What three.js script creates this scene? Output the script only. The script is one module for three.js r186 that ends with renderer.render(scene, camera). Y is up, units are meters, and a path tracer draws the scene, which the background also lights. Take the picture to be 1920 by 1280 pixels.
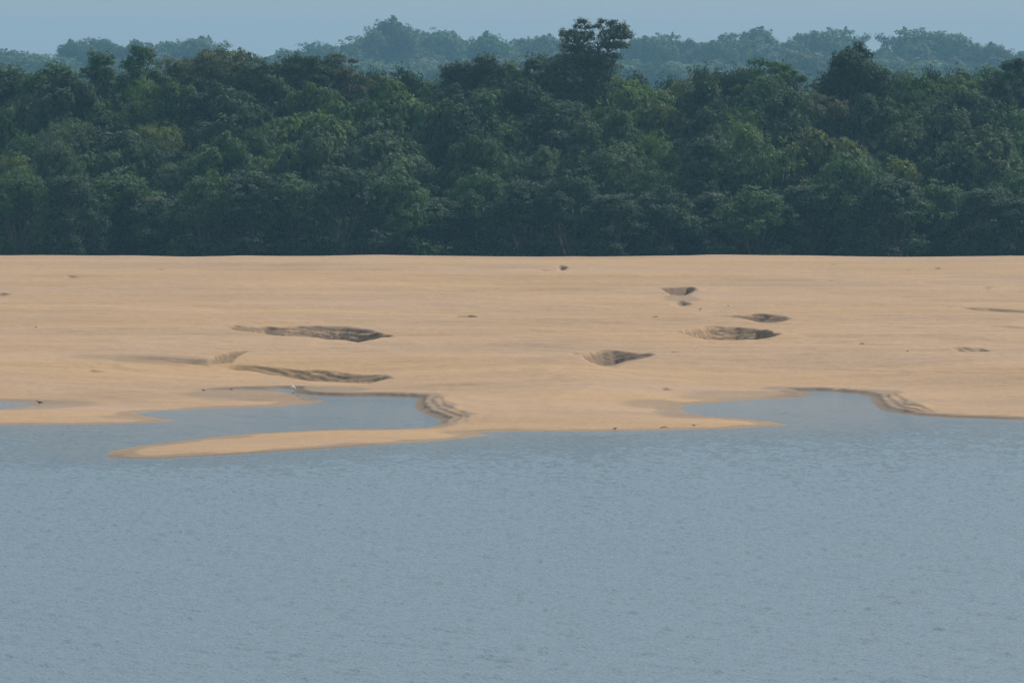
import * as THREE from 'three';
import { mergeGeometries } from 'three/addons/utils/BufferGeometryUtils.js';
import { ImprovedNoise } from 'three/addons/math/ImprovedNoise.js';

// ------------------------------------------------------------------ camera, sky, sun, exposure
const EYE = 30, FOCAL = 13728, HORIZON = 100;          // eye height (m); lens and horizon row for a 1920 x 1280 frame
const scene = new THREE.Scene();
const camera = new THREE.PerspectiveCamera(2 * Math.atan(640 / FOCAL) * 180 / Math.PI, 1.5, 1, 12000);
camera.position.set(0, EYE, 0);
camera.rotation.x = -Math.atan(540 / FOCAL);
scene.add(camera);
const renderer = new THREE.WebGLRenderer({ antialias: true });
renderer.setSize(1024, 682);
renderer.toneMapping = THREE.LinearToneMapping;
renderer.toneMappingExposure = 0.92;
renderer.shadowMap.enabled = true;

const sunUp = 46 * Math.PI / 180, sunRound = 48 * Math.PI / 180;   // high, ahead of the camera and to the right
const sunDir = new THREE.Vector3(Math.sin(sunRound) * Math.cos(sunUp), Math.sin(sunUp), -Math.cos(sunRound) * Math.cos(sunUp));
{
  const W = 512, H = 256, px = new Float32Array(W * H * 4);
  for (let j = 0; j < H; j++) for (let i = 0; i < W; i++) {
    const el = ((j + 0.5) / H - 0.5) * Math.PI, az = ((i + 0.5) / W - 0.5) * 2 * Math.PI;
    const v = new THREE.Vector3(Math.cos(el) * Math.cos(az), Math.sin(el), Math.cos(el) * Math.sin(az));
    const t = Math.pow(Math.max(0, Math.sin(el)), 0.85), c = Math.max(0, v.dot(sunDir));
    const glow = 0.5 * Math.pow(c, 3) + 0.4 * Math.pow(c, 12);
    const k = (j * W + i) * 4;
    px[k] = 0.335 + (0.13 - 0.335) * t + glow; px[k + 1] = 0.44 + (0.2 - 0.44) * t + glow * 0.98; px[k + 2] = 0.535 + (0.34 - 0.535) * t + glow * 0.92; px[k + 3] = 1;
  }
  const sky = new THREE.DataTexture(px, W, H, THREE.RGBAFormat, THREE.FloatType);
  sky.mapping = THREE.EquirectangularReflectionMapping;
  sky.magFilter = THREE.LinearFilter; sky.minFilter = THREE.LinearFilter; sky.needsUpdate = true;
  scene.background = sky; scene.environment = sky;
}
const sun = new THREE.DirectionalLight(new THREE.Color(1, 0.93, 0.82), 4.6);
sun.position.copy(sunDir).multiplyScalar(900).add(new THREE.Vector3(0, 0, -780));
sun.target.position.set(0, 0, -780); scene.add(sun.target);
sun.castShadow = true; sun.shadow.mapSize.set(4096, 4096);
Object.assign(sun.shadow.camera, { left: -420, right: 420, top: 420, bottom: -420, near: 50, far: 2000 });
scene.add(sun);
scene.fog = new THREE.FogExp2(new THREE.Color().setRGB(0.36, 0.72, 0.95), 0.000106);

// ------------------------------------------------------------------ helpers
let state = 1;
const seed = s => { state = (s * 2654435761 + 12345) >>> 0; };
const rnd = () => { state = (state + 0x6D2B79F5) >>> 0; let t = state; t = Math.imul(t ^ (t >>> 15), t | 1); t ^= t + Math.imul(t ^ (t >>> 7), t | 61); return ((t ^ (t >>> 14)) >>> 0) / 4294967296; };
const between = (a, b) => a + (b - a) * rnd();
const noiseMaker = new ImprovedNoise();
const noise = (x, y, z = 0.37) => noiseMaker.noise(x + 211.3, y + 97.7, z + 31.1);
const fbm = (x, y, z = 0.37) => noise(x, y, z) * 0.6 + noise(x * 2.1, y * 2.1, z + 5) * 0.28 + noise(x * 4.3, y * 4.3, z + 9) * 0.14;
const clamp = (v, a = 0, b = 1) => Math.min(b, Math.max(a, v));
const smooth = (a, b, v) => { const t = clamp((v - a) / (b - a)); return t * t * (3 - 2 * t); };
const used = {};
const numbered = name => { const n = used[name] = (used[name] ?? -1) + 1; return n ? `${name}_${String(n).padStart(3, '0')}` : name; };
function add(o, name, data, parent = scene) {
  o.name = parent === scene ? numbered(name) : name; Object.assign(o.userData, data || {});
  o.traverse(m => { if (m.isMesh) { m.castShadow = true; m.receiveShadow = true; } });
  parent.add(o); return o;
}

// ------------------------------------------------------------------ the lie of the sand
// the sand rises gently from the river to a crest 900 m off
const riseStart = 566, crest = 900;
const baseHeight = d => d < riseStart ? 0 : d < crest ? 4.8 * (d - riseStart) / (crest - riseStart) : 4.8 - 0.11 * (d - crest);
const flat = (px, py) => { const d = EYE * FOCAL / (py - HORIZON); return [(px - 960) / FOCAL * d, d]; };       // a spot on the water level
function onSand(px, py) {                                                                                       // a spot on the rising sand
  const s = (py - HORIZON) / FOCAL; let lo = 300, hi = crest;
  for (let i = 0; i < 40; i++) { const m = (lo + hi) / 2; if (EYE - s * m > baseHeight(m)) lo = m; else hi = m; }
  return [(px - 960) / FOCAL * lo, lo];
}
// outline of the land against the water
const shore = [[-2600, 790], [-700, 792], [-200, 797], [0, 797], [150, 796.5], [287, 793.5], [322, 790], [334, 788], [300, 785], [267, 779], [257, 775.5], [300, 770.5], [417, 765.5], [533, 762], [585, 757], [612, 750.5], [600, 746.5], [567, 743.5], [533, 738.5], [480, 735.5], [433, 734],
  [470, 731.5], [530, 729], [549, 731], [545, 736], [560, 740], [583, 742], [640, 744], [700, 743.5], [760, 745], [781, 747], [778, 753], [776, 759], [779, 767], [790, 775], [806, 781], [827, 788.5], [822, 792], [812, 798], [800, 802], [730, 804.5], [640, 805], [560, 808], [467, 813], [400, 819], [333, 827], [250, 837], [203, 846], [192, 853],
  [205, 858], [235, 860.5], [300, 860.5], [400, 855.5], [533, 847], [640, 840], [707, 835], [800, 829], [860, 823.5], [905, 818], [918, 815.5], [896, 812.5], [905, 810.5], [960, 809.5], [1100, 808.5], [1280, 806.5], [1380, 803.5], [1450, 799.5], [1482, 797], [1447, 790.5], [1397, 785], [1323, 780], [1293, 774], [1276, 766], [1285, 761.5], [1313, 758], [1413, 749.5], [1480, 746.5], [1518, 744], [1530, 741], [1517, 737.5], [1493, 733.5],
  [1530, 733.5], [1563, 735.5], [1613, 740], [1631, 745], [1633, 751], [1640, 757.5], [1648, 767], [1663, 772], [1713, 779], [1780, 783.5], [1920, 788], [2100, 792], [2600, 797], [4600, 800]].map(p => flat(...p));
const pool = [[-300, 748], [0, 752.5], [40, 755], [66, 757.5], [55, 760], [28, 763.5], [0, 767], [-300, 776]].map(p => flat(...p));
function segs(line, closed) { const r = []; for (let i = 0; i + 1 < line.length + (closed ? 1 : 0); i++) { const a = line[i], b = line[(i + 1) % line.length]; r.push([a[0], a[1], b[0] - a[0], b[1] - a[1]]); } return r; }
const shoreSegs = segs(shore), poolSegs = segs(pool, true);
function nearest(list, x, d) {
  let best = 1e9;
  for (const [ax, ad, ex, ed] of list) {
    const px = x - ax, pd = d - ad; let t = (px * ex + pd * ed) / (ex * ex + ed * ed); t = t < 0 ? 0 : t > 1 ? 1 : t;
    const qx = px - t * ex, qd = pd - t * ed, q = qx * qx + qd * qd; if (q < best) best = q;
  }
  return Math.sqrt(best);
}
function landSide(x, d) {            // metres from the waterline, positive on land
  let cross = 0;                     // land lies beyond the outline: count crossings towards the camera
  for (const [ax, ad, ex, ed] of shoreSegs) { const bx = ax + ex; if ((ax > x) !== (bx > x) && ad + ed * (x - ax) / ex < d) cross++; }
  let s = nearest(shoreSegs, x, d) * (cross % 2 ? 1 : -1);
  if (x < 0 && d > 540 && d < 740 && s > 0) {
    let inPool = false;
    for (const [ax, ad, ex, ed] of poolSegs) { const bx = ax + ex; if ((ax > x) !== (bx > x) && ad + ed * (x - ax) / ex < d) inPool = !inPool; }
    const p = nearest(poolSegs, x, d); s = inPool ? -p : Math.min(s, p);
  }
  return s;
}
// steep banks along parts of the waterline: outline, height of the bank, number of ledges
const banks = [
  { line: [[540, 734], [556, 740], [583, 742], [640, 744], [700, 743.5], [775, 746]], high: 0.32, steps: 1, reach: 2.6 },
  { line: [[777, 757], [780, 769], [792, 776], [808, 782], [826, 788]], high: 0.68, steps: 3, reach: 2.6 },
  { line: [[1498, 733], [1563, 735.5], [1613, 740], [1630, 744]], high: 0.3, steps: 1, reach: 2.6 },
  { line: [[1633, 751], [1640, 757.5], [1648, 767], [1660, 771]], high: 0.66, steps: 3, reach: 2.2 },
  { line: [[1665, 773], [1713, 779], [1790, 783.5]], high: 0.2, steps: 1, reach: 2.5 },
  { line: [[300, 860], [400, 855.5], [533, 847], [640, 840]], high: 0.07, steps: 1, reach: 2 },
];
for (const b of banks) b.segs = segs(b.line.map(p => flat(...p)));
// scoured hollows: [column, row of the far rim, row of the near lip] from left to right
const hollows = [
  [[415, 618, 619], [440, 617, 626], [500, 615, 633], [560, 618, 638], [620, 621, 647], [670, 624, 650], [700, 627, 645], [740, 634, 637], [748, 636, 636]],
  [[385, 678, 680], [400, 670, 679.5], [430, 664, 677], [450, 661, 668], [464, 660.5, 663], [470, 660.5, 661]],
  [[200, 674, 675], [300, 672, 676], [385, 674, 679]],
  [[408, 679, 680], [440, 677, 683], [520, 680, 688], [590, 682, 696], [640, 684, 701], [690, 687, 699], [725, 690, 695], [738, 694, 694.5]],
  [[548, 722, 726], [565, 718, 735], [585, 719, 733], [602, 723, 725]],
  [[1070, 667, 668], [1090, 667, 675], [1110, 662, 683], [1130, 658, 687], [1150, 658, 687], [1180, 661, 680], [1210, 664, 675], [1235, 669, 671], [1240, 671, 671]],
  [[1243, 662, 663], [1260, 661, 664], [1272, 663, 663.5]],
  [[1265, 627, 630], [1300, 619, 640], [1330, 614, 644], [1380, 614, 644], [1420, 618, 643], [1440, 624, 642], [1460, 633, 637], [1468, 636, 636]],
  [[1290, 591, 592], [1340, 592, 597], [1400, 594, 603], [1425, 595, 607], [1450, 597, 608], [1470, 599, 606], [1488, 602, 602]],
  [[1225, 545, 546], [1250, 544, 554], [1270, 544, 561], [1290, 544, 559], [1306, 549, 551]],
  [[1262, 574, 576], [1280, 571, 579], [1296, 576, 577]],
  [[838, 597, 598], [860, 591.5, 600], [880, 591, 601], [905, 594, 595]],
  [[1045, 504, 506], [1052, 502, 511], [1060, 504, 510], [1064, 507, 508]],
  [[-40, 552, 558], [5, 551, 558], [24, 554, 555]],
  [[113, 522, 523], [128, 521.5, 526], [145, 524, 525]],
  [[148, 689.5, 690], [170, 687, 691.5], [197, 690, 690.5]],
  [[1780, 581, 582], [1830, 584, 588], [1890, 586, 591], [1990, 588, 594]],
  [[1745, 578, 578.5], [1780, 576, 579.5], [1796, 573, 574]],
  [[1830, 549, 550], [1850, 546, 551], [1863, 547, 547.5]],
  [[1535, 531, 532], [1558, 529.5, 533], [1568, 531, 531.5]],
  [[1548, 500, 501], [1562, 497.5, 501.5], [1568, 499, 499.5]],
  [[1690, 510, 511], [1705, 509, 512], [1710, 510.5, 511]],
  [[1725, 509, 510], [1755, 505, 510], [1768, 507, 507.5]],
  [[1720, 658, 659], [1800, 655, 661], [1840, 656, 668], [1858, 660, 662]],
  [[1700, 612, 613], [1850, 613, 615], [1990, 618, 622]],
  [[990, 511, 511.5], [1020, 509, 513], [1050, 511, 511.5]],
  [[430, 734, 735], [470, 732.5, 736], [510, 733, 735.5]],
  [[795, 708, 709], [880, 706.5, 708.5], [900, 708, 708.5]],
  [[1220, 716, 717], [1245, 714.5, 718.5], [1262, 717, 717.5]],
  [[1330, 716, 717], [1400, 713, 716.5], [1480, 713.5, 717], [1590, 706, 708]],
  [[280, 509, 510], [300, 508.5, 512], [310, 510, 510.5]],
  [[640, 509, 510], [700, 508, 510.5], [760, 510, 510.5]],
].map(st => {
  const rim = st.map(s => onSand(s[0], s[1])), lip = st.map(s => onSand(s[0], s[2]));
  const xs = [...rim, ...lip];
  return { rim, lip, x0: Math.min(...xs.map(p => p[0])), x1: Math.max(...xs.map(p => p[0])), d0: Math.min(...lip.map(p => p[1])), d1: Math.max(...rim.map(p => p[1])) };
});
function along(line, x) {
  if (x <= line[0][0]) return line[0][1];
  for (let i = 1; i < line.length; i++) if (x <= line[i][0]) { const a = line[i - 1], b = line[i]; return a[1] + (b[1] - a[1]) * (x - a[0]) / (b[0] - a[0]); }
  return line[line.length - 1][1];
}
// ground that keeps damp: centre and half size on the photograph's sand
const damp = [[455, 722, 120, 17], [620, 712, 70, 10], [1420, 724, 180, 11], [60, 745, 130, 14], [260, 674, 150, 6], [300, 772, 130, 8], [1230, 742, 80, 9], [1280, 566, 40, 8], [1290, 768, 60, 12], [1420, 746, 90, 7]].map(([x, y, w, h]) => {
  const a = onSand(x - w, y), b = onSand(x + w, y), n = onSand(x, y + h), f = onSand(x, y - h);
  return { x: (a[0] + b[0]) / 2, d: (n[1] + f[1]) / 2, w: (b[0] - a[0]) / 2, h: (f[1] - n[1]) / 2 };
});
const terrace = (v, step, sharp) => { const q = v / step, i = Math.floor(q), t = q - i; return (i + smooth(1 - sharp, 1, t)) * step; };
function sandAt(x, d) {
  const s = landSide(x, d);
  let wet = 0, mud = 0, h;
  if (s < 0) return { h: Math.max(-2.5, -0.02 + s * 0.035), s, wet: 1, mud: 0 };
  const n1 = fbm(x * 0.05, d * 0.035), n2 = fbm(x * 0.16 + 0.05 * d, d * 0.11, 3.3), n3 = noise(x * 0.5, d * 0.42, 7.1);
  const inland = smooth(0, 34, s);
  h = 0.3 * (1 - Math.exp(-s / 9)) + baseHeight(d) * inland;
  // low bars and hollows left by the flood
  const bars = noise(x * 0.017 + n1 * 0.8, d * 0.075, 1.7) * 0.42 + noise(x * 0.04 + 3 * n1, d * 0.19, 4.9) * 0.2 + noise(x * 0.1 + 4 * n1, d * 0.5, 1.9) * 0.07;
  h += (bars + n2 * 0.1 + n3 * 0.035 + 0.012 * noise(x * 1.4, d * 1.1, 2.9)) * smooth(2, 22, s) * (0.25 + 0.75 * smooth(895, 830, d)) + 0.012 * n2 * smooth(0, 3, s);
  h += 0.22 * noise(x * 0.045, 0.5, 8.8) * smooth(850, crest, d) + 0.1 * noise(x * 0.12, 1.5, 2.8) * smooth(870, crest, d);
  for (const b of banks) {
    const q = nearest(b.segs, x, d); if (q > b.reach * 4.5) continue;
    const wob = 0.35 * noise(x * 1.3, d * 0.45, 6) + 0.14 * noise(x * 3.2, d * 1.1, 2);
    const fade = 1 - smooth(b.reach * 1.3, b.reach * 4.5, q);
    let e = 0;
    if (b.steps === 1) e = b.high * smooth(0.25, 1.25, s + wob * 0.6);
    else { e = 0.22 * b.high * smooth(0.1, 1.0, s); for (let k = 0; k < b.steps; k++) e += b.high * 0.78 / b.steps * smooth(0, 0.22, s - 0.8 - k * (0.75 + 0.25 * noise(x * 0.4, d * 0.14, 3.1 + k)) + wob * 0.8) * (0.95 + 0.4 * noise(x * 0.5, d * 0.16, 9.1 + k)) - 0.05 * smooth(0.1, 0.9, s - 0.95 - k * 0.95 + wob * 0.8); }
    h = h + Math.max(0, e - h) * fade;
    if (s < (b.steps > 1 ? 0.9 : 2.5) && h < b.high * 0.9) mud = Math.max(mud, fade * 0.45);  // darker low on the bank face
  }
  for (const p of hollows) {
    if (x < p.x0 - 0.1 || x > p.x1 + 0.1 || d < p.d0 || d > p.d1 + 1) continue;
    const wob = 2.2 * noise(x * 0.13, 3.3, p.d0) + 0.8 * noise(x * 0.4, 1.3, p.d0) + 0.2 * noise(x * 1.4, 1.9, p.d0);
    const dl = along(p.lip, x) + 1.6 * noise(x * 0.5, 7.3, p.d0) * clamp((along(p.rim, x) - along(p.lip, x)) * 0.05), dr0 = along(p.rim, x), dr = dr0 + wob * clamp((dr0 - dl) * 0.08), L = dr - dl;
    if (L < 0.3 || d < dl || d > dr) continue;
    const sight = (EYE - baseHeight(d)) / d + (d > riseStart ? 4.8 / (crest - riseStart) : 0);
    const deep = L * sight * 1.1 + 0.06, W = Math.min(0.62 * L, deep * (3.3 + 1.3 * noise(x * 0.14, 2.2, p.d0)) + 0.5), foot = dr - W;
    let cut;
    if (d < foot) cut = deep * (d - dl) / (foot - dl);
    else {
      const t = (d - foot) / W, rough = 0.3 * noise(x * 0.22, d * 0.8, 5) + 0.16 * noise(x * 0.6, d * 1.6, 9), lean = 0.045 * (x - p.x0);
      const up = deep * t + 0.16 * fbm(x * 0.22 + 0.05 * d, d * 0.12, 3) * Math.sin(Math.PI * t) * clamp(deep) + rough * Math.sin(Math.PI * t) * clamp(deep * 1.5);
      const step = 0.3 + 0.06 * noise(x * 0.2, p.d0, 2.2);
      cut = deep - (deep > 0.35 ? clamp(terrace(up + lean, step, clamp(0.5 + 0.6 * noise(x * 0.16, d * 0.2, 6.2), 0.28, 0.85)) - lean, 0, deep) * 0.9 + clamp(up, 0, deep) * 0.1 : up);
      cut = Math.max(0, cut) * smooth(1.0, 0.985, t) + 0;
      mud = Math.max(mud, smooth(0.15, 0.6, deep) * smooth(0.05, 0.5, 0.55 + 0.9 * noise(x * 0.12, h * 9 - cut * 7, 4.4)) * (0.35 + 0.65 * smooth(1.0, 0.9, t)));  // streaky darker tone over the far wall of the hollow, weaker at the rim
    }
    h = Math.max(h - cut, Math.min(h, 0.05));
  }
  const edge = 2.4 + 1.9 * noise(x * 0.3, d * 0.12, 5.5) + 0.5 * noise(x * 1.4, d * 0.5, 2.5);
  wet = smooth(edge + 0.5, edge - 0.5, s) * 0.75;
  for (const p of damp) { const q = Math.hypot((x - p.x) / p.w, (d - p.d) / p.h) + 0.5 * fbm(x * 0.13, d * 0.1, 6.6); if (q < 1.1) wet = Math.max(wet, 0.6 * smooth(1.08, 0.72, q)); }
  return { h, s, wet, mud };
}
function lines(parts) { const r = []; for (const [a, b, n] of parts) for (let i = 0; i < n; i++) r.push(a + (b - a) * i / n); r.push(parts[parts.length - 1][1]); return r; }
function sheet(us, ds, vertex) {      // a grid that widens with distance, normals from the shape
  const nu = us.length, nd = ds.length, pos = new Float32Array(nu * nd * 3), col = new Float32Array(nu * nd * 3), uv = new Float32Array(nu * nd * 2), idx = new Uint32Array((nu - 1) * (nd - 1) * 6);
  let k = 0;
  for (let j = 0; j < nd; j++) for (let i = 0; i < nu; i++, k++) {
    const d = ds[j], x = us[i] * Math.max(d, 200) * 0.07, [y, r, g, b] = vertex(x, d, us[i]);
    pos.set([x, y, -d], k * 3); col.set([r, g, b], k * 3); uv.set([x, d], k * 2);
  }
  k = 0;
  for (let j = 0; j < nd - 1; j++) for (let i = 0; i < nu - 1; i++, k += 6) { const a = j * nu + i, b = a + 1, c = a + nu, e = c + 1; idx.set([a, b, c, b, e, c], k); }
  const g = new THREE.BufferGeometry();
  g.setAttribute('position', new THREE.BufferAttribute(pos, 3)); g.setAttribute('color', new THREE.BufferAttribute(col, 3)); g.setAttribute('uv', new THREE.BufferAttribute(uv, 2));
  g.setIndex(new THREE.BufferAttribute(idx, 1)); g.computeVertexNormals(); return g;
}
function noiseTexture(n, fn, color) {
  const a = new Uint8Array(n * n * 4);
  for (let j = 0; j < n; j++) for (let i = 0; i < n; i++) { const v = clamp(fn(i / n, j / n)) * 255, k = (j * n + i) * 4; a[k] = a[k + 1] = a[k + 2] = v; a[k + 3] = 255; }
  const t = new THREE.DataTexture(a, n, n); t.wrapS = t.wrapT = THREE.RepeatWrapping; t.magFilter = THREE.LinearFilter; t.minFilter = THREE.LinearMipmapLinearFilter; t.generateMipmaps = true; t.needsUpdate = true;
  if (color) t.colorSpace = THREE.SRGBColorSpace; return t;
}
// ------------------------------------------------------------------ sand
{
  const us = lines([[-9, -1.3, 24], [-1.3, -1.08, 10], [-1.08, 1.08, 560], [1.08, 1.3, 10], [1.3, 9, 24]]);
  const ds = lines([[500, 530, 10], [530, 600, 180], [600, 700, 320], [700, 770, 200], [770, 890, 170], [890, 912, 40], [912, 950, 12]]);
  const g = sheet(us, ds, (x, d) => {
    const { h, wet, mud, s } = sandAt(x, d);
    let tone = 1 + 0.24 * fbm(x * 0.022, d * 0.075, 2.1) + 0.11 * fbm(x * 0.22, d * 0.7, 8.1) + 0.12 * noise(x * 3.7, d * 1.3, 1.1) + 0.09 * noise(x * 1.1, d * 0.9, 4.1), warm = 0.13 * fbm(x * 0.025, d * 0.05, 5.1);
    const strand = smooth(0.28, 0.5, noise(h * 5.5 + 0.6 * fbm(x * 0.05, d * 0.04), x * 0.012, 7.7)) * smooth(-0.1, 0.35, fbm(x * 0.06, d * 0.03, 11.1));
    tone *= 1 - 0.18 * strand;
    let r = 0.375 * tone * (1 + warm * 0.4), gr = 0.237 * tone, b = 0.125 * tone * (1 - warm * 2.2);
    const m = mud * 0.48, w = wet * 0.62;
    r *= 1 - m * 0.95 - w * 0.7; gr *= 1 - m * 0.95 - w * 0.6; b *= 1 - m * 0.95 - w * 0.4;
    return [h, Math.max(r, 0.02), Math.max(gr, 0.02), Math.max(b, 0.02)];
  });
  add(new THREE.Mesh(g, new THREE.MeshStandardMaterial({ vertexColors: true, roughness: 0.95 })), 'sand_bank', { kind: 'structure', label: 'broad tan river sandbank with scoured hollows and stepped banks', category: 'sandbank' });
}
// ------------------------------------------------------------------ water
{
  seed(77);
  const waves = [];
  for (let i = 0; i < 44; i++) {
    const len = 0.5 * Math.pow(3.2, rnd()), k = 2 * Math.PI / len, a = -Math.PI / 2 + 0.35 + (rnd() + rnd() + rnd() - 1.5) * 1.0;
    waves.push([k * Math.cos(a), k * Math.sin(a), 6.283 * rnd(), 0.0135 * len]);
  }
  const us = lines([[-12, -1.3, 20], [-1.3, -1.06, 30], [-1.06, 1.06, 430], [1.06, 1.3, 30], [1.3, 12, 20]]);
  const ds = [...lines([[12, 330, 14]])];
  for (let d = 332; d < 668; d += 0.19 * (d / 335) ** 2) ds.push(d);
  ds.push(690, 730);
  const g = sheet(us, ds, (x, d, u) => {
    if (d < 331 || Math.abs(u) > 1.3 || d > 668) return [0, 1, 1, 1];
    const s = d > 480 ? -landSide(x, d) : 99; if (s < -1) return [0, 1, 1, 1];
    const open = (0.2 + 0.8 * smooth(1, 26, s)) * (1 - 0.65 * smooth(480, 600, d)) * smooth(1.3, 1.15, Math.abs(u));
    const gust = clamp(1 + 0.4 * fbm(x * 0.05, d * 0.03, 12) + 0.45 * fbm(x * 0.3, d * 0.16, 14), 0.3, 1.8);
    let y = 0; for (const w of waves) y += w[3] * Math.sin(w[0] * x + w[1] * d + w[2]);
    const z = y / 0.056;
    return [(0.023 * z + 0.024 * Math.max(0, z - 1.5) ** 1.3) * open * gust, 1, 1, 1];
  });
  seed(5); const rip = []; for (let i = 0; i < 70; i++) { const m = 3 + Math.floor(rnd() * 42), q = Math.floor(between(-30, 30)); rip.push([q, m, 6.283 * rnd(), 1 / Math.hypot(q, m)]); }
  const tex = noiseTexture(512, (u, v) => { let y = 0; for (const [a, b, p, w] of rip) y += w * Math.sin(6.28318 * (a * u + b * v) + p); return 0.5 + y * 0.55; });
  tex.repeat.set(1 / 7.3, 1 / 7.3);
  const m = new THREE.MeshPhysicalMaterial({ color: new THREE.Color().setRGB(0.155, 0.215, 0.25), roughness: 0.1, ior: 1.33, bumpMap: tex, bumpScale: 0.055 });
  add(new THREE.Mesh(g, m), 'river', { kind: 'structure', label: 'wide grey blue river rippled by light wind', category: 'river' });
}
// ------------------------------------------------------------------ land behind the crest
{
  const g = new THREE.PlaneGeometry(2400, 4400, 60, 100); g.rotateX(-Math.PI / 2); g.translate(0, 0, -925 - 2200);
  const p = g.attributes.position; for (let i = 0; i < p.count; i++) p.setY(i, 2.3 + 0.5 * fbm(p.getX(i) * 0.01, p.getZ(i) * 0.01));
  g.computeVertexNormals();
  add(new THREE.Mesh(g, new THREE.MeshStandardMaterial({ color: new THREE.Color().setRGB(0.05, 0.06, 0.025), roughness: 1 })), 'ground', { kind: 'structure' });
}

// ------------------------------------------------------------------ trees
const greens = {
  deep: [0.03, 0.07, 0.02], green: [0.056, 0.125, 0.022], fresh: [0.1, 0.17, 0.027], yellow: [0.125, 0.165, 0.03], olive: [0.085, 0.11, 0.036], moss: [0.07, 0.1, 0.035], grey: [0.08, 0.13, 0.045], pale: [0.13, 0.185, 0.075], rust: [0.1, 0.095, 0.048],
};
const leafMat = {};
for (const k in greens) leafMat[k] = new THREE.MeshPhysicalMaterial({ color: new THREE.Color().setRGB(...greens[k]), vertexColors: true, roughness: 0.95, transmission: 0.34, thickness: 0, ior: 1.3, side: THREE.DoubleSide });
const barkMat = new THREE.MeshStandardMaterial({ color: new THREE.Color().setRGB(0.11, 0.09, 0.07), roughness: 1 });
class Leaves {
  constructor() { this.p = []; this.c = []; this.n = 0; }
  leaf(x, y, z, size, tint, ox = 0, oy = 1, oz = 0) {   // one rhombus, turned more or less to the outside of its bough
    let nx = ox * 1.2 + (rnd() + rnd() - 1), ny = oy * 1.2 + 0.3 + (rnd() + rnd() - 1), nz = oz * 1.2 + (rnd() + rnd() - 1); const nl = Math.hypot(nx, ny, nz) || 1; nx /= nl; ny /= nl; nz /= nl;
    const a = 6.283 * rnd(), ex = Math.cos(a), ey = 0.3 * Math.sin(3 * a), ez = Math.sin(a);
    let lx = ey * nz - ez * ny, ly = ez * nx - ex * nz, lz = ex * ny - ey * nx; const ll = Math.hypot(lx, ly, lz) || 1; lx /= ll; ly /= ll; lz /= ll;
    const wx = ly * nz - lz * ny, wy = lz * nx - lx * nz, wz = lx * ny - ly * nx;
    const L = size * between(0.6, 1.15), W = L * between(0.3, 0.5), b = tint * between(0.72, 1.28);
    const q = [[-L, 0], [0, W], [L, 0], [0, -W]].map(([l, w]) => [x + lx * l + wx * w, y + ly * l + wy * w, z + lz * l + wz * w]);
    for (const i of [0, 1, 2, 0, 2, 3]) { this.p.push(...q[i]); this.c.push(b * 1.02, b, b * 0.95); }
  }
  tuft(x, y, z, r, n, size, tint, ox, oy, oz) { for (let i = 0; i < n; i++) { const u = 2 * rnd() - 1, a = 6.283 * rnd(), q = Math.sqrt(1 - u * u), k = r * Math.cbrt(rnd()); this.leaf(x + k * q * Math.cos(a), y + k * u * 0.7, z + k * q * Math.sin(a), size, tint, ox, oy, oz); } }
  lobe(x, y, z, rx, ry, rz, tufts, tuftR, per, size, low = -0.35) {      // tufts over the skin of one bough
    const tint = between(0.82, 1.18), ns = rnd() * 50;
    for (let i = 0; i < tufts * 1.6; i++) {
      const u = low + (1 - low) * rnd(), a = 6.283 * rnd(), q = Math.sqrt(1 - u * u);
      const dx = q * Math.cos(a), dz = q * Math.sin(a), k = (0.82 + 0.3 * rnd()) * (1 + 0.42 * noise(dx * 1.9 + ns, u * 1.9, dz * 1.9));
      this.tuft(x + dx * rx * k, y + u * ry * k, z + dz * rz * k, tuftR * between(0.6, 1.3), Math.round(per * 1.8), size * 0.86, tint * between(0.85, 1.15), dx, u, dz);
    }
    for (let i = 0; i < tufts * 1.6; i++) { const u = 2 * rnd() - 1, a = 6.283 * rnd(), q = Math.sqrt(1 - u * u), k = 0.78 * Math.cbrt(rnd()); this.leaf(x + k * q * Math.cos(a) * rx, y + k * u * ry, z + k * q * Math.sin(a) * rz, size * 1.9, tint * 0.9, q * Math.cos(a), u, q * Math.sin(a)); }
  }
  geometry() {
    const g = new THREE.BufferGeometry(); g.setAttribute('position', new THREE.BufferAttribute(new Float32Array(this.p), 3)); g.setAttribute('color', new THREE.BufferAttribute(new Float32Array(this.c), 3)); g.computeVertexNormals(); return g;
  }
}
function branch(a, b, r0, r1, sag = 0.06) {
  const A = new THREE.Vector3(...a), B = new THREE.Vector3(...b), len = A.distanceTo(B), N = 4, pts = [];
  for (let i = 0; i <= N; i++) { const t = i / N; pts.push(A.clone().lerp(B, t).add(new THREE.Vector3((rnd() - 0.5) * sag * len, (rnd() - 0.5) * sag * len, (rnd() - 0.5) * sag * len).multiplyScalar(i && i < N ? 1 : 0))); }
  const g = new THREE.TubeGeometry(new THREE.CatmullRomCurve3(pts), 6, 1, 6), p = g.attributes.position, c = new THREE.CatmullRomCurve3(pts);
  for (let i = 0; i < p.count; i++) { const t = Math.floor(i / 7) / 6, o = c.getPointAt(Math.min(1, t)), r = r0 + (r1 - r0) * t; p.setXYZ(i, o.x + (p.getX(i) - o.x) * r, o.y + (p.getY(i) - o.y) * r, o.z + (p.getZ(i) - o.z) * r); }
  g.computeVertexNormals(); return g;
}
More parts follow.
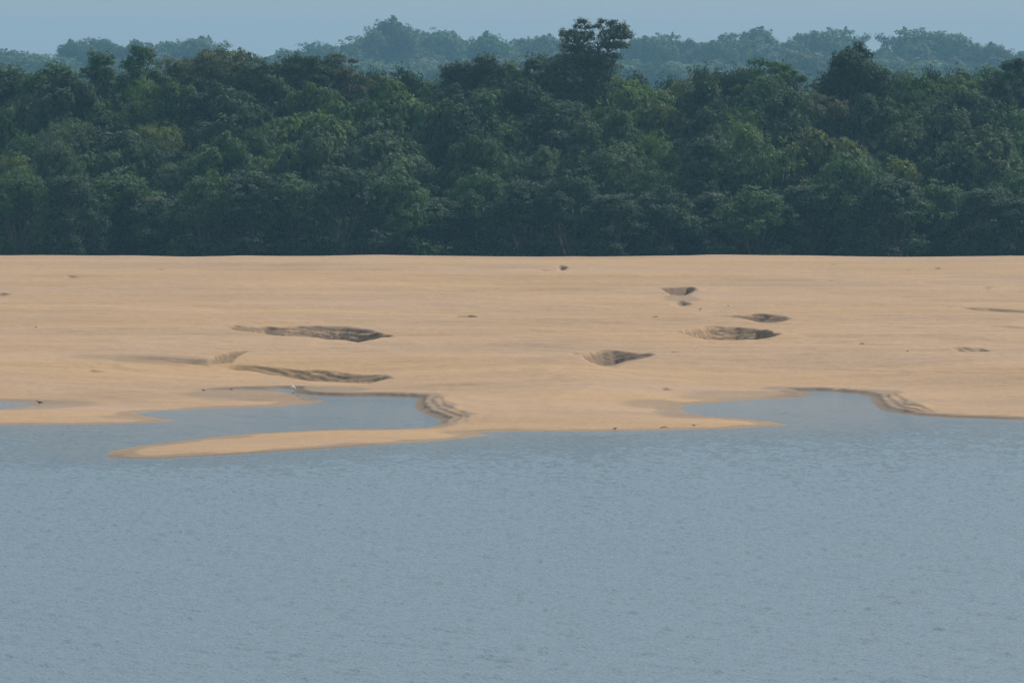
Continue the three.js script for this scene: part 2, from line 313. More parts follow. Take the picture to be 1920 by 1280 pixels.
// crowns: nominal width and height in metres, built about the foot of the crown; limbs run into every third bough
function buildCrown(kind, n) {
  seed(n * 131 + kind.length * 17); const L = new Leaves(), wood = [];
  const bough = (x, y, z, rx, ry, rz, t, tr, per, sz, low) => { L.lobe(x, y, z, rx, ry, rz, t, tr, per, sz, low); if (rnd() < 0.4) wood.push(branch([0, -0.5, 0], [x * 0.9, y * 0.9, z * 0.9], 0.16, 0.04)); };
  let w = 8, h = 7;
  if (kind === 'dome') {
    for (let i = 0; i < 26; i++) { const u = Math.pow(rnd(), 0.8), a = i * 2.399 + rnd(), q = Math.sqrt(1 - u * u * 0.98), k = between(0.66, 1.06), r = between(0.6, 1.9); bough(3.1 * k * q * Math.cos(a), 1.2 + 4.6 * k * u, 3.1 * k * q * Math.sin(a), r, r * 0.75, r, 20, 0.36, 9, 0.2); }
  } else if (kind === 'oval') {
    w = 7; h = 9.5;
    for (let i = 0; i < 30; i++) { const t = rnd(), a = i * 2.399 + rnd(), R = 2.6 * Math.pow(Math.sin(Math.PI * (0.12 + 0.83 * t)), 0.7), k = between(0.6, 1.15), r = between(0.55, 1.7); bough(R * k * Math.cos(a), 0.6 + 8.1 * t, R * k * Math.sin(a), r, r * 0.8, r, 18, 0.36, 9, 0.2); }
  } else if (kind === 'column') {       // a trunk hung with climbers, dense and drooping
    w = 5; h = 11;
    for (let i = 0; i < 34; i++) { const t = Math.pow(rnd(), 0.8), a = i * 2.399 + rnd(), R = 1.75 * Math.pow(Math.sin(Math.PI * (0.2 + 0.72 * t)), 0.5) * between(0.6, 1.12), r = between(0.55, 0.95); bough(R * Math.cos(a), 0.3 + 9.9 * t, R * Math.sin(a), r, r * between(0.9, 1.5), r, 16, 0.3, 9, 0.18, -0.7); }
  } else if (kind === 'spread') {
    w = 12; h = 6;
    for (let i = 0; i < 34; i++) { const u = Math.pow(rnd(), 0.9), a = i * 2.399 + rnd(), q = Math.sqrt(1 - u * u * 0.96), k = between(0.5, 1.05), r = between(0.6, 1.8); bough(4.9 * k * q * Math.cos(a), 1.4 + 3.7 * (0.4 + 0.6 * k) * u, 4.9 * k * q * Math.sin(a), r * 1.25, r * 0.6, r * 1.25, 19, 0.38, 9, 0.2); }
  } else if (kind === 'airy') {         // open tiers with sky between
    w = 9; h = 8;
    for (let i = 0; i < 20; i++) { const t = rnd(), a = i * 2.399 + rnd(), R = between(0.4, 3.7) * (0.55 + 0.6 * Math.sin(Math.PI * (0.15 + 0.75 * t))), r = between(0.6, 1.2); const x = R * Math.cos(a), y = 0.6 + 6.7 * t, z = R * Math.sin(a); L.lobe(x, y, z, r * 1.15, r * 0.5, r * 1.15, 15, 0.3, 8, 0.18); wood.push(branch([0, y * 0.45, 0], [x, y, z], 0.13, 0.03)); }
  } else if (kind === 'feathery') {     // soft riverside growth down to the ground
    w = 8; h = 9;
    for (let i = 0; i < 36; i++) { const t = Math.pow(rnd(), 0.75), a = i * 2.399 + rnd(), R = 3.1 * Math.sqrt(Math.max(0.02, 1 - Math.pow(t, 2.2))) * between(0.6, 1.05), r = between(0.7, 1.25); bough(R * Math.cos(a), 0.4 + 7.6 * t, R * Math.sin(a), r, r * 0.95, r, 15, 0.42, 8, 0.19, -0.6); }
  }
  if (kind === 'billow') {
    for (let i = 0; i < 24; i++) { const u = Math.pow(rnd(), 0.85), a = i * 2.399 + rnd(), q = Math.sqrt(1 - u * u * 0.97), k = between(0.6, 1), r = between(0.9, 1.7); L.lobe(3.3 * k * q * Math.cos(a), 1.0 + 3.9 * k * u, 3.3 * k * q * Math.sin(a), r, r * 0.85, r, 40, 0.3, 9, 0.24, -0.8); }
  }
  const leaves = L.geometry(); leaves.computeBoundingBox(); const bb = leaves.boundingBox; w = 0.46 * (bb.max.x - bb.min.x + bb.max.z - bb.min.z); h = bb.max.y;
  return { leaves, wood: wood.length ? mergeGeometries(wood) : null, w, h };
}
const crowns = {};
for (const kind of ['dome', 'oval', 'column', 'spread', 'airy', 'feathery', 'billow']) crowns[kind] = [1, 2].map(n => buildCrown(kind, n));
const trunks = [1, 2, 3].map(n => { seed(n * 7 + 3); return mergeGeometries([branch([0, -0.03, 0], [between(-0.03, 0.03), 0.62, between(-0.03, 0.03)], 0.034, 0.022, 0.04), branch([0, 0.6, 0], [0.03, 1, 0.02], 0.023, 0.012), branch([0, 0.55, 0], [-0.09, 0.95, 0.04], 0.017, 0.008), branch([0, 0.58, 0], [0.08, 0.92, -0.06], 0.016, 0.008)]); });
let serial = 0;
function tree(name, px, topRow, width, far, kind, green, label, group, tall = 1) {
  seed(++serial * 53 + 9);
  const t = new THREE.Group(), c = crowns[kind][serial % 2], k = width / FOCAL * far / c.w, x = (px - 960) / FOCAL * far, foot = 2.1, top = EYE - (topRow - HORIZON) / FOCAL * far;
  const total = top - foot, ky = Math.min(total / c.h, k * tall * between(0.92, 1.12)), low = total - c.h * ky * 0.97;
  t.position.set(x, foot, -far); t.rotation.y = 6.283 * rnd();
  const tr = new THREE.Mesh(trunks[serial % 3], barkMat); const trunkTop = low + c.h * ky * 0.35; tr.scale.set(total * 0.5, trunkTop, total * 0.5); add(tr, 'trunk', null, t);
  const cr = new THREE.Mesh(c.leaves, leafMat[green]); cr.position.y = low; cr.scale.set(k, ky, k); add(cr, 'crown', null, t);
  if (c.wood) { const wd = new THREE.Mesh(c.wood, barkMat); wd.position.y = low; wd.scale.set(k, ky, k); add(wd, 'limbs', null, t); }
  return add(t, name, { label, category: 'tree', ...(group ? { group } : {}) });
}
// the skyline of the forest edge, from the left
const skyline = [
  ['dome', 12, 118, 120, 1046, 'deep', 'dark rounded crown cut by the left edge, on the forest skyline'],
  ['dome', 98, 112, 120, 1040, 'green', 'rounded green crown left of the slim skyline column'],
  ['column', 186, 92, 74, 1038, 'green', 'slim upright climber-hung tree, leftmost spire on the skyline'],
  ['oval', 263, 88, 100, 1044, 'green', 'narrow pointed tree, second spire from the left on the skyline'],
  ['dome', 322, 106, 120, 1052, 'olive', 'olive crown between the pointed tree and the broad olive crown'],
  ['spread', 415, 84, 200, 1058, 'olive', 'broad flat-topped olive crown on the left skyline'],
  ['dome', 482, 104, 130, 1030, 'deep', 'very dark dome in front of the broad olive crown'],
  ['spread', 590, 96, 150, 1050, 'deep', 'dark layered crown right of the very dark dome'],
  ['airy', 654, 108, 84, 1046, 'rust', 'thin brownish crown beside the bare snags'],
  ['dome', 740, 160, 130, 1040, 'fresh', 'low fresh-green crown under the bare snags'],
  ['dome', 812, 150, 110, 1046, 'green', 'low green crown left of the two-lobed dark tree'],
  ['dome', 866, 112, 84, 1042, 'deep', 'left lobe tree of the dark pair left of the tall emergent'],
  ['dome', 914, 98, 80, 1040, 'deep', 'higher dark tree of the pair left of the tall emergent'],
  ['oval', 962, 116, 74, 1054, 'pale', 'pale green tree between the dark pair and the tall emergent'],
  ['dome', 1008, 98, 120, 1034, 'deep', 'dark rounded tree touching the tall emergent on its left'],
  ['dome', 1290, 140, 130, 1048, 'yellow', 'yellowish rounded crown right of the tall emergent'],
  ['dome', 1230, 165, 110, 1036, 'green', 'green crown at the right foot of the tall emergent'],
  ['airy', 1445, 110, 130, 1036, 'green', 'ragged spiky-topped tree right of centre on the skyline'],
  ['dome', 1438, 140, 125, 1030, 'green', 'full green crown just under the spiky-topped tree'],
  ['dome', 1540, 165, 130, 1046, 'olive', 'low olive crown between the spiky-topped and knotted trees'],
  ['billow', 1600, 88, 112, 1026, 'deep', 'knotted dark tree with a high tuft, right skyline'],
  ['column', 1618, 80, 46, 1028, 'deep', 'leaning tuft of climbers topping the knotted dark tree'],
  ['dome', 1702, 128, 140, 1044, 'green', 'round green crown right of the knotted dark tree'],
  ['dome', 1808, 136, 130, 1046, 'fresh', 'bright green crown near the right end of the skyline'],
  ['dome', 1856, 122, 90, 1048, 'green', 'small green crown left of the last dark spire'],
  ['oval', 1898, 112, 92, 1040, 'deep', 'dark spire at the right edge of the skyline'],
  ['dome', 1640, 118, 90, 1040, 'deep', 'dark crown filling behind the knotted tree on its right'],
];
for (const [kind, px, top, w, far, green, label] of skyline) tree('skyline_tree', px, top, w * 1.16, far, kind, green, label, 'trees on the forest skyline');
const rows = [
  ['upper', 1018, 'upper-row trees', [[28, 178, 110, 'dome', 'green'], [118, 164, 120, 'dome', 'deep'], [196, 172, 90, 'oval', 'green'], [270, 160, 100, 'dome', 'fresh'], [338, 150, 110, 'oval', 'green'], [404, 158, 130, 'dome', 'deep'], [520, 178, 110, 'oval', 'deep'], [576, 166, 110, 'dome', 'fresh'], [648, 158, 110, 'dome', 'green'], [712, 176, 100, 'oval', 'fresh'], [776, 168, 120, 'dome', 'green'], [850, 172, 110, 'dome', 'deep'], [924, 160, 110, 'oval', 'green'], [990, 162, 120, 'dome', 'deep'], [1062, 172, 120, 'oval', 'deep'], [1178, 160, 130, 'dome', 'fresh'], [1302, 178, 92, 'column', 'deep'], [1238, 188, 110, 'dome', 'yellow'], [1382, 182, 120, 'dome', 'green'], [1480, 176, 92, 'oval', 'green'], [1640, 188, 120, 'oval', 'deep'], [1562, 200, 120, 'dome', 'deep'], [1726, 172, 120, 'dome', 'green'], [1796, 180, 120, 'dome', 'deep'], [1880, 168, 130, 'dome', 'green']]],
  ['middle', 992, 'middle-row trees', [[52, 222, 120, 'dome', 'green'], [132, 228, 120, 'spread', 'grey'], [212, 214, 96, 'column', 'deep'], [292, 226, 120, 'spread', 'yellow'], [372, 206, 120, 'oval', 'deep'], [438, 202, 100, 'column', 'deep'], [484, 216, 120, 'spread', 'grey'], [566, 218, 120, 'dome', 'fresh'], [644, 214, 110, 'oval', 'fresh'], [716, 232, 110, 'oval', 'deep'], [794, 214, 120, 'dome', 'grey'], [868, 216, 120, 'dome', 'deep'], [940, 220, 120, 'dome', 'green'], [1014, 226, 96, 'column', 'deep'], [1090, 216, 70, 'column', 'grey'], [1148, 222, 110, 'oval', 'green'], [1222, 226, 120, 'spread', 'fresh'], [1318, 224, 80, 'column', 'deep'], [1392, 220, 120, 'dome', 'fresh'], [1470, 214, 110, 'oval', 'deep'], [1560, 240, 120, 'dome', 'green'], [1652, 214, 96, 'column', 'deep'], [1720, 222, 120, 'dome', 'grey'], [1800, 226, 130, 'dome', 'deep'], [1876, 220, 120, 'oval', 'green']]],
  ['lower', 972, 'lower-row trees', [[18, 276, 110, 'dome', 'yellow'], [104, 262, 120, 'feathery', 'grey'], [182, 272, 110, 'dome', 'green'], [262, 270, 110, 'dome', 'deep'], [326, 302, 90, 'feathery', 'grey'], [412, 276, 120, 'dome', 'green'], [490, 272, 130, 'spread', 'fresh'], [580, 258, 120, 'dome', 'grey'], [646, 276, 90, 'oval', 'deep'], [724, 264, 120, 'oval', 'grey'], [806, 292, 110, 'dome', 'deep'], [880, 284, 110, 'dome', 'green'], [958, 270, 130, 'dome', 'grey'], [1022, 276, 70, 'oval', 'pale'], [1100, 262, 100, 'dome', 'deep'], [1160, 276, 120, 'dome', 'grey'], [1252, 290, 110, 'spread', 'green'], [1334, 268, 100, 'oval', 'deep'], [1420, 262, 120, 'dome', 'green'], [1510, 242, 190, 'dome', 'yellow'], [1606, 266, 90, 'dome', 'grey'], [1690, 296, 150, 'dome', 'yellow'], [1774, 262, 110, 'dome', 'deep'], [1846, 264, 110, 'dome', 'grey'], [1910, 284, 110, 'dome', 'green']]],
  ['front', 955, 'front-row trees', [[40, 322, 130, 'feathery', 'green'], [130, 334, 130, 'feathery', 'deep'], [228, 330, 130, 'feathery', 'green'], [300, 342, 120, 'feathery', 'deep'], [392, 336, 130, 'feathery', 'green'], [472, 336, 130, 'feathery', 'green'], [556, 330, 130, 'feathery', 'green'], [640, 340, 130, 'feathery', 'deep'], [736, 336, 130, 'feathery', 'green'], [820, 340, 130, 'feathery', 'deep'], [900, 330, 130, 'feathery', 'green'], [986, 334, 130, 'feathery', 'green'], [1070, 340, 130, 'feathery', 'deep'], [1150, 330, 130, 'feathery', 'green'], [1240, 342, 130, 'feathery', 'deep'], [1330, 330, 130, 'feathery', 'deep'], [1420, 318, 140, 'feathery', 'green'], [1510, 322, 140, 'feathery', 'green'], [1590, 318, 120, 'feathery', 'green'], [1670, 340, 130, 'feathery', 'deep'], [1760, 332, 130, 'feathery', 'green'], [1842, 326, 130, 'feathery', 'green'], [1916, 336, 130, 'feathery', 'deep']]],
];
const ordinal = n => n + (n % 100 > 10 && n % 100 < 14 ? 'th' : ['th', 'st', 'nd', 'rd'][n % 10] || 'th');
const words = { deep: 'dark green', green: 'mid green', fresh: 'fresh green', yellow: 'yellowish green', olive: 'olive', grey: 'greyish green', pale: 'pale green', rust: 'brownish' };
const forms = { dome: 'rounded tree', oval: 'tall tree', column: 'climber-draped columnar tree', spread: 'wide-crowned tree', airy: 'open-crowned tree', feathery: 'bushy riverside tree' };
for (const [row, far, group, list] of rows) {
  const order = [...list].sort((a, b) => a[0] - b[0]);
  for (const it of list) {
    const [px, top, w, kind, green] = it; seed(px * 3 + far);
    tree(row === 'front' ? 'riverside_tree' : 'forest_tree', px, top + (green === 'yellow' || green === 'pale' ? between(-4, 10) : row === 'front' ? between(-34, 30) : order.indexOf(it) % 2 ? -between(4, 36) : between(4, 28)), w * between(1.2, 1.7), far + between(-6, 6), kind === 'dome' && order.indexOf(it) % 3 ? 'billow' : kind, row === 'front' && green === 'green' && order.indexOf(it) % 2 ? 'deep' : green, `${words[row === 'front' && green === 'green' && order.indexOf(it) % 2 ? 'deep' : green]} ${forms[kind]}, ${ordinal(order.indexOf(it) + 1)} from left in the forest wall's ${row} row`, group, row === 'front' ? 1.35 : between(1.15, 1.6));
  }
}
// the tall emergent: two ragged heads on forked limbs, open tiers below
{
  seed(404); const far = 1030, m = far / FOCAL, t = new THREE.Group(), L = new Leaves(), wood = [], twigs = [], foot = 2.1;
  t.position.set((1112 - 960) * m, foot, -far);
  const at = (px, py, z = 0) => [(px - 1112) * m, EYE - (py - HORIZON) * m - foot, z];
  wood.push(branch(at(1104, 478), at(1106, 240), 0.75, 0.5, 0.02), branch(at(1106, 245), at(1110, 140, 0.3), 0.48, 0.3, 0.05), branch(at(1109, 160), at(1086, 96, 0.6), 0.28, 0.12), branch(at(1110, 150), at(1140, 98, -0.5), 0.28, 0.12), branch(at(1108, 190), at(1060, 130, 1), 0.2, 0.07), branch(at(1108, 200), at(1150, 132, -1), 0.2, 0.07), branch(at(1107, 210), at(1150, 178, 1.2), 0.16, 0.05));
  const tier = (px, py, rx, ry, z, tufts, from = [1110, 150]) => { L.lobe(...at(px, py, z), rx * m, ry * m, rx * m * 0.85, Math.round(tufts * 1.3), 0.36, 9, 0.19, -0.7); wood.push(branch(at(...from), at(px, py + ry * 0.4, z), 0.12, 0.03)); };
  for (const a of [[1062, 62, 14, 9, 0.5, 15], [1080, 72, 26, 14, 0.6, 42], [1072, 90, 24, 12, -0.8, 34], [1100, 66, 16, 10, 0.2, 18], [1104, 92, 30, 14, 0.9, 38], [1090, 40, 12, 5, 0.2, 8], [1083, 50, 9, 5, 0.5, 6], [1101, 50, 10, 5, -0.3, 7]]) tier(...a, [1086, 96]);
  for (const a of [[1160, 52, 18, 10, -0.4, 22], [1145, 64, 26, 13, -0.8, 40], [1170, 66, 16, 11, 0.6, 22], [1138, 82, 24, 12, 0.7, 34], [1164, 84, 18, 9, -1, 18], [1120, 50, 10, 4, 0.2, 7], [1128, 40, 8, 4, -0.2, 5], [1148, 43, 10, 6, -0.6, 9]]) tier(...a, [1140, 98]);
  for (const a of [[1120, 108, 34, 12, 1, 40], [1096, 116, 30, 12, -1, 36], [1058, 112, 26, 11, 1.5, 26], [1080, 138, 32, 13, 1.8, 36], [1142, 126, 22, 10, -1.2, 22], [1154, 104, 12, 7, 0.5, 9], [1120, 140, 26, 10, 2, 22], [1150, 150, 18, 7, 1.2, 13], [1132, 168, 26, 9, 1.8, 20], [1152, 172, 14, 6, -1, 8], [1110, 182, 28, 10, 2.2, 24], [1066, 166, 34, 14, -1.6, 36], [1140, 196, 24, 10, 2, 22], [1085, 205, 34, 14, 2.6, 36], [1095, 106, 40, 14, -1.5, 44], [1066, 122, 40, 14, 1, 44], [1122, 130, 38, 14, -0.5, 40], [1042, 152, 36, 16, 0.6, 40], [1162, 188, 32, 14, 0.4, 34], [1030, 180, 38, 16, 0.8, 40], [1128, 170, 36, 14, 0.6, 36], [1040, 128, 24, 12, -0.5, 26], [1100, 160, 40, 16, -2.4, 40], [1130, 150, 30, 14, -2.2, 30], [1118, 120, 32, 14, -1.8, 30], [1060, 195, 36, 16, 0.4, 36], [1115, 218, 44, 16, -1, 40], [1150, 214, 26, 12, 1, 24]]) tier(...a, [1107, Math.min(235, a[1] + 35)]);
  for (const [a, b] of [[[1086, 44], [1082, 36]], [[1092, 44], [1096, 37]], [[1128, 48], [1124, 38]], [[1132, 60], [1118, 52]], [[1140, 46], [1141, 38]], [[1168, 80], [1182, 92]], [[1150, 140], [1166, 106]]]) twigs.push(branch(at(...a), at(...b), 0.05, 0.02));
  add(new THREE.Mesh(mergeGeometries(wood), barkMat), 'trunk', null, t);
  add(new THREE.Mesh(L.geometry(), leafMat.moss), 'crown', null, t);
  for (const g of twigs) add(new THREE.Mesh(g, barkMat), 'bare_twig', null, t);
  add(t, 'emergent_tree', { label: 'tallest emergent tree with two ragged open olive heads against the sky', category: 'tree' });
}
// bare snags on the skyline
for (const [px, top, label] of [[706, 122, 'leaning bare forked snag beside the thin brownish crown'], [752, 138, 'short bare snag right of the leaning forked one']]) {
  seed(px); const far = 1052, m = far / FOCAL, t = new THREE.Group(), H = EYE - (top - HORIZON) * m - 2.1;
  t.position.set((px - 960) * m, 2.1, -far);
  add(new THREE.Mesh(branch([0.6, -0.2, 0], [0, H * 0.86, 0], 0.3, 0.12, 0.03), barkMat), 'trunk', null, t);
  for (const [dx, dy] of [[-0.5, 0], [0.7, -0.9], [-0.9, -1.8]]) add(new THREE.Mesh(branch([0.05, H * 0.8 + dy * 0.4, 0], [dx, H + dy, 0.3], 0.09, 0.03), barkMat), 'branch', null, t);
  add(t, 'bare_snag', { label, category: 'dead tree', group: 'bare snags on the skyline' });
}
// far woodland in the haze
const distant = [
  ['spread', 40, 92, 150, 'hazy low crown at the far left of the distant tree line'], ['dome', 138, 74, 90, 'small rounded distant crown left of the slim skyline column'], ['dome', 192, 70, 80, 'distant rounded crown behind the slim skyline column'], ['dome', 246, 74, 90, 'distant crown behind the second spire'], ['spread', 344, 68, 170, 'broad distant crown left of the broad olive crown'], ['spread', 520, 92, 160, 'low distant crown behind the very dark dome'], ['spread', 620, 76, 150, 'distant crown behind the dark layered crown'],
  ['dome', 722, 32, 185, 'highest distant dome, standing behind the bare snags'], ['dome', 820, 52, 175, 'second distant dome, right of the highest one'], ['spread', 925, 60, 150, 'flat distant crown behind the dark pair'], ['spread', 1000, 64, 130, 'distant crown left of the tall emergent'], ['spread', 1060, 74, 130, 'distant crown directly behind the tall emergent'], ['dome', 1214, 62, 150, 'distant dome right of the tall emergent'], ['dome', 1286, 74, 80, 'small distant crown right of the emergent dome'], ['spread', 1340, 72, 120, 'distant crown left of the widest distant crown'],
  ['spread', 1440, 52, 210, 'left part of the widest distant crown, above the spiky-topped tree'], ['spread', 1530, 52, 180, 'right part of the widest distant crown, left of the knotted tree'], ['spread', 1660, 92, 110, 'low distant crown right of the knotted tree'], ['dome', 1760, 52, 210, 'large distant dome near the right side'], ['spread', 1868, 80, 130, 'distant crown right of the large right dome'], ['spread', 1930, 92, 110, 'distant crown cut by the right edge'],
];
for (const [i, [kind, px, top, w, label]] of distant.entries()) tree('distant_tree', px, top, w * 1.1, 4050 + (i * 97) % 260, 'billow', ['grey', 'green', 'grey', 'moss'][i % 4], label, 'distant trees in the haze');
for (const [i, [px, top, w, label]] of [[700, 110, 190, 'lower distant crown under the highest distant dome'], [800, 108, 170, 'lower distant crown under the second distant dome'], [940, 102, 170, 'lower distant crown behind the pale green tree'], [1240, 112, 180, 'lower distant crown above the yellowish rounded crown'], [1350, 112, 180, 'lower distant crown left of the spiky-topped tree'], [1540, 96, 130, 'pinkish-grey lower distant crown left of the knotted tree'], [1480, 120, 180, 'lower distant crown behind the spiky-topped tree'], [1730, 108, 190, 'lower distant crown under the large right dome'], [1850, 108, 170, 'lower distant crown near the right edge'], [90, 102, 180, 'lower distant crown behind the left skyline'], [300, 100, 180, 'lower distant crown behind the olive skyline crown'], [560, 108, 190, 'lower distant crown behind the dark layered crown']].entries())
  tree('distant_tree', px, top, w * 1.2, 3800 + (i * 61) % 150, 'billow', i === 5 ? 'rust' : ['green', 'grey', 'deep'][i % 3], label, 'distant trees in the haze');
// undergrowth and inner foliage of the forest that reads as one mass
{
  seed(901); const g = crowns.feathery[0].leaves, N = 380, im = new THREE.InstancedMesh(g, leafMat.deep, N), M = new THREE.Matrix4();
  for (let i = 0; i < N; i++) {
    const front = i < 60, back = i >= 300, far = front ? between(957, 964) : back ? between(1062, 1076) : 962 + 90 * rnd(), x = front ? (i / 59 - 0.5) * 160 + between(-1, 1) : back ? ((i - 300) / 79 - 0.5) * 190 : between(-88, 88), s = front ? between(0.75, 1.05) : between(0.9, 1.3), hgt = front ? between(0.75, 0.95) : between(1.0, 1.35) + (far - 960) * 0.0145;
    M.compose(new THREE.Vector3(x, 1.9, -far), new THREE.Quaternion().setFromAxisAngle(new THREE.Vector3(0, 1, 0), 6.283 * rnd()), new THREE.Vector3(s, hgt, s)); im.setMatrixAt(i, M);
  }
  add(im, 'undergrowth', { kind: 'stuff', label: 'dense dark undergrowth along the foot of the forest', category: 'undergrowth' });
}
{
  seed(733); const g = crowns.billow[1].leaves, N = 110, im = new THREE.InstancedMesh(g, leafMat.grey, N), M = new THREE.Matrix4();
  for (let i = 0; i < N; i++) {
    const far = 3650 + 700 * rnd(), x = between(-1, 1) * 0.085 * far, k = between(2.8, 3.9);
    M.compose(new THREE.Vector3(x, between(1, 7), -far), new THREE.Quaternion().setFromAxisAngle(new THREE.Vector3(0, 1, 0), 6.283 * rnd()), new THREE.Vector3(k, k * between(0.95, 1.15), k)); im.setMatrixAt(i, M);
  }
  add(im, 'distant_woodland', { kind: 'stuff', label: 'hazy mass of woodland filling below the distant crowns', category: 'woodland' });
}
// ------------------------------------------------------------------ birds and driftwood
const feather = { dark: new THREE.MeshStandardMaterial({ color: new THREE.Color().setRGB(0.03, 0.024, 0.02), roughness: 0.8 }), white: new THREE.MeshStandardMaterial({ color: new THREE.Color().setRGB(0.8, 0.79, 0.76), roughness: 0.8 }), horn: new THREE.MeshStandardMaterial({ color: new THREE.Color().setRGB(0.25, 0.12, 0.03), roughness: 0.6 }) };
function loft(rings, seg = 12) {      // rings: [x, y, half height, half width]
  const p = [], idx = [];
  for (const [x, y, r, w] of rings) for (let k = 0; k < seg; k++) { const a = k / seg * 6.28319; p.push(x, y + r * Math.sin(a), w * Math.cos(a)); }
  for (let i = 0; i + 1 < rings.length; i++) for (let k = 0; k < seg; k++) { const a = i * seg + k, b = i * seg + (k + 1) % seg; idx.push(a, a + seg, b, b, a + seg, b + seg); }
  const g = new THREE.BufferGeometry(); g.setAttribute('position', new THREE.Float32BufferAttribute(p, 3)); g.setIndex(idx); g.computeVertexNormals(); return g;
}
function wing(len, chord, side, rise) { // a swept wing of real thickness
  const p = [], idx = [], n = 8;
  for (let i = 0; i <= n; i++) { const t = i / n, z = side * len * t, c = chord * (1 - 0.85 * t * t), x = 0.05 + 0.06 * Math.sin(Math.PI * t) - 0.22 * len * t * t, y = len * rise * (t - 0.35 * t * t), th = 0.012 * (1 - t) + 0.003; p.push(x, y, z, x - c * 0.4, y + th, z, x - c, y, z, x - c * 0.4, y - th, z); }
  for (let i = 0; i < n; i++) for (let k = 0; k < 4; k++) { const a = i * 4 + k, b = i * 4 + (k + 1) % 4; idx.push(a, a + 4, b, b, a + 4, b + 4); }
  const g = new THREE.BufferGeometry(); g.setAttribute('position', new THREE.Float32BufferAttribute(p, 3)); g.setIndex(idx); g.computeVertexNormals(); return g;
}
const standing = loft([[-0.27, 0.13, 0.002, 0.003], [-0.2, 0.145, 0.014, 0.025], [-0.12, 0.16, 0.042, 0.05], [-0.03, 0.17, 0.065, 0.068], [0.06, 0.185, 0.064, 0.062], [0.12, 0.215, 0.046, 0.044], [0.15, 0.25, 0.033, 0.032], [0.175, 0.272, 0.033, 0.031], [0.205, 0.275, 0.024, 0.022], [0.22, 0.272, 0.008, 0.008]]);
const bill = loft([[0.215, 0.273, 0.014, 0.01], [0.26, 0.266, 0.009, 0.006], [0.315, 0.255, 0.002, 0.002]], 8);
const folded = loft([[-0.31, 0.15, 0.002, 0.002], [-0.2, 0.17, 0.022, 0.01], [-0.05, 0.19, 0.042, 0.014], [0.05, 0.195, 0.03, 0.012], [0.09, 0.195, 0.004, 0.003]], 8);
const legGeo = new THREE.CylinderGeometry(0.007, 0.006, 0.13, 6).translate(0, 0.055, 0);
const shoreY = (x, d) => { const a = sandAt(x, d); return Math.max(a.h, -0.03); };
function bird(px, py, size, turn, body, back, label, level) {
  const b = new THREE.Group(), [x, d] = level ? flat(px, py) : onSand(px, py);
  b.position.set(x, shoreY(x, d), -d); b.rotation.y = turn; b.scale.setScalar(size);
  add(new THREE.Mesh(standing, feather[body]), 'body', null, b); add(new THREE.Mesh(bill, feather.horn), 'bill', null, b);
  for (const s of [-1, 1]) { const w = new THREE.Mesh(folded, feather[back]); w.position.z = s * 0.062; add(w, 'wing', null, b); const l = new THREE.Mesh(legGeo, feather.horn); l.position.set(0.01, 0, s * 0.025); add(l, 'leg', null, b); }
  add(b, 'waterbird', { label, category: 'bird', group: 'birds standing on the sand' });
}
bird(72, 759, 1.15, 2.9, 'dark', 'dark', 'dark bird at the edge of the small left pool', true);
bird(380, 717, 0.75, 3.0, 'dark', 'dark', 'left of two dark birds on the damp grey flat');
bird(433, 713.5, 0.6, 0.2, 'dark', 'dark', 'right of two dark birds on the damp grey flat');
bird(547, 742, 0.75, 0.1, 'dark', 'dark', 'dark bird on the spit below the flying white bird', true);
bird(1154, 807, 0.75, 0.3, 'dark', 'dark', 'dark bird at the waterline right of the long spit', true);
bird(1303, 802, 0.8, 0.25, 'white', 'dark', 'white-fronted dark-winged bird on the pointed middle spit', true);
bird(1314, 584, 0.9, 1.0, 'dark', 'dark', 'small dark bird high on the sand between two hollows');
bird(1709, 600, 0.5, 0.4, 'white', 'white', 'tiny white bird on open sand at the right');
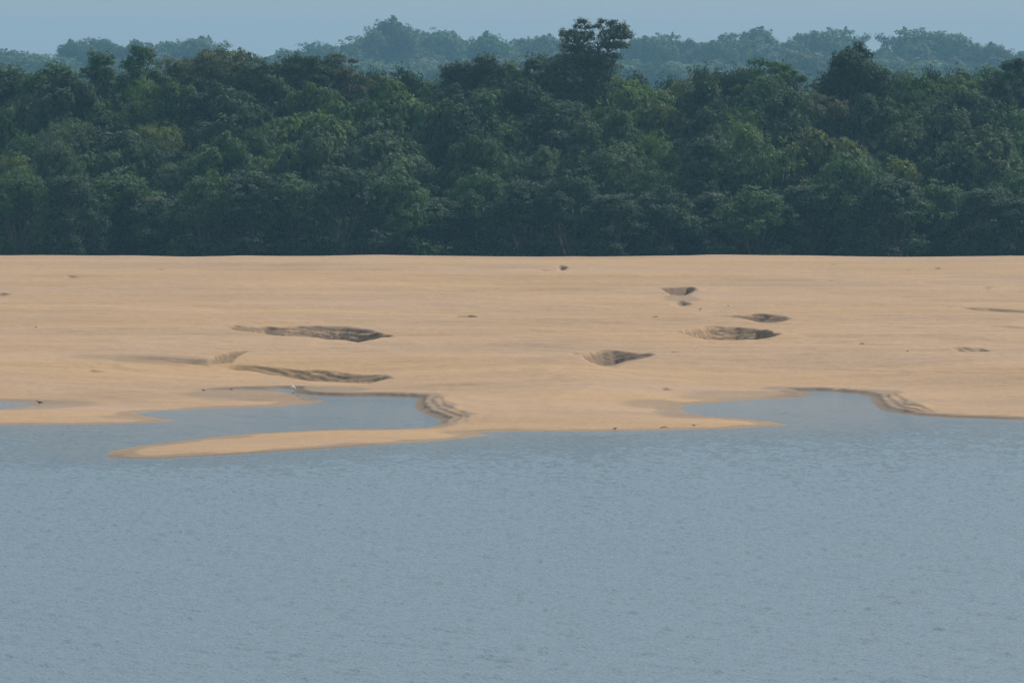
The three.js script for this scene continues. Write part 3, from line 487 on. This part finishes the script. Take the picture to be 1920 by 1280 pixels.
{
  const b = new THREE.Group(), [x, d] = onSand(549, 722); b.position.set(x, shoreY(x, d) + 0.62, -d); b.rotation.set(0.55, 0.5, -0.25);
  add(new THREE.Mesh(loft([[-0.24, 0, 0.004, 0.05], [-0.15, 0, 0.016, 0.024], [-0.05, 0, 0.042, 0.042], [0.06, 0, 0.044, 0.044], [0.13, 0.01, 0.028, 0.028], [0.18, 0.02, 0.027, 0.025], [0.21, 0.018, 0.012, 0.011], [0.27, 0.012, 0.002, 0.002]]), feather.white), 'body', null, b);
  for (const s of [-1, 1]) add(new THREE.Mesh(wing(0.42, 0.14, s, 0.35), feather.white), 'wing', null, b);
  add(b, 'flying_bird', { label: 'white bird flying low over the damp flat by the left inlet', category: 'bird' });
}
const woodMat = new THREE.MeshStandardMaterial({ color: new THREE.Color().setRGB(0.07, 0.055, 0.045), roughness: 1 });
for (const [px, py, len, turn, label, level] of [[1230, 602, 0.55, 0.05, 'short dark driftwood stick below the grey upper hollow'], [1618, 650, 0.45, 0.1, 'small arched driftwood piece on bare sand at the right'], [1703, 661, 0.25, 0.4, 'tiny driftwood scrap left of the shallow right hollow'], [1246, 804, 0.66, 0.08, 'long thin stick on the spit between two birds', true], [66, 622, 0.25, 0.2, 'small driftwood scrap on the upper left sand'], [1366, 580, 0.2, 0.5, 'driftwood scrap right of the small dark upper bird']]) {
  seed(px); const t = new THREE.Group(), [x, d] = level ? flat(px, py) : onSand(px, py); t.position.set(x, shoreY(x, d) + 0.02, -d); t.rotation.y = turn;
  add(new THREE.Mesh(mergeGeometries([branch([-len / 2, 0, 0], [0, len * 0.12, 0.02], 0.03, 0.034), branch([-0.01, len * 0.12, 0.02], [len / 2, 0.0, 0], 0.034, 0.016)]), woodMat), 'stem', null, t);
  add(new THREE.Mesh(branch([0, len * 0.1, 0.02], [len * 0.2, len * 0.3, 0.05], 0.014, 0.005), woodMat), 'twig', null, t);
  add(t, 'driftwood', { label, category: 'driftwood', group: 'driftwood on the sand' });
}
renderer.render(scene, camera);
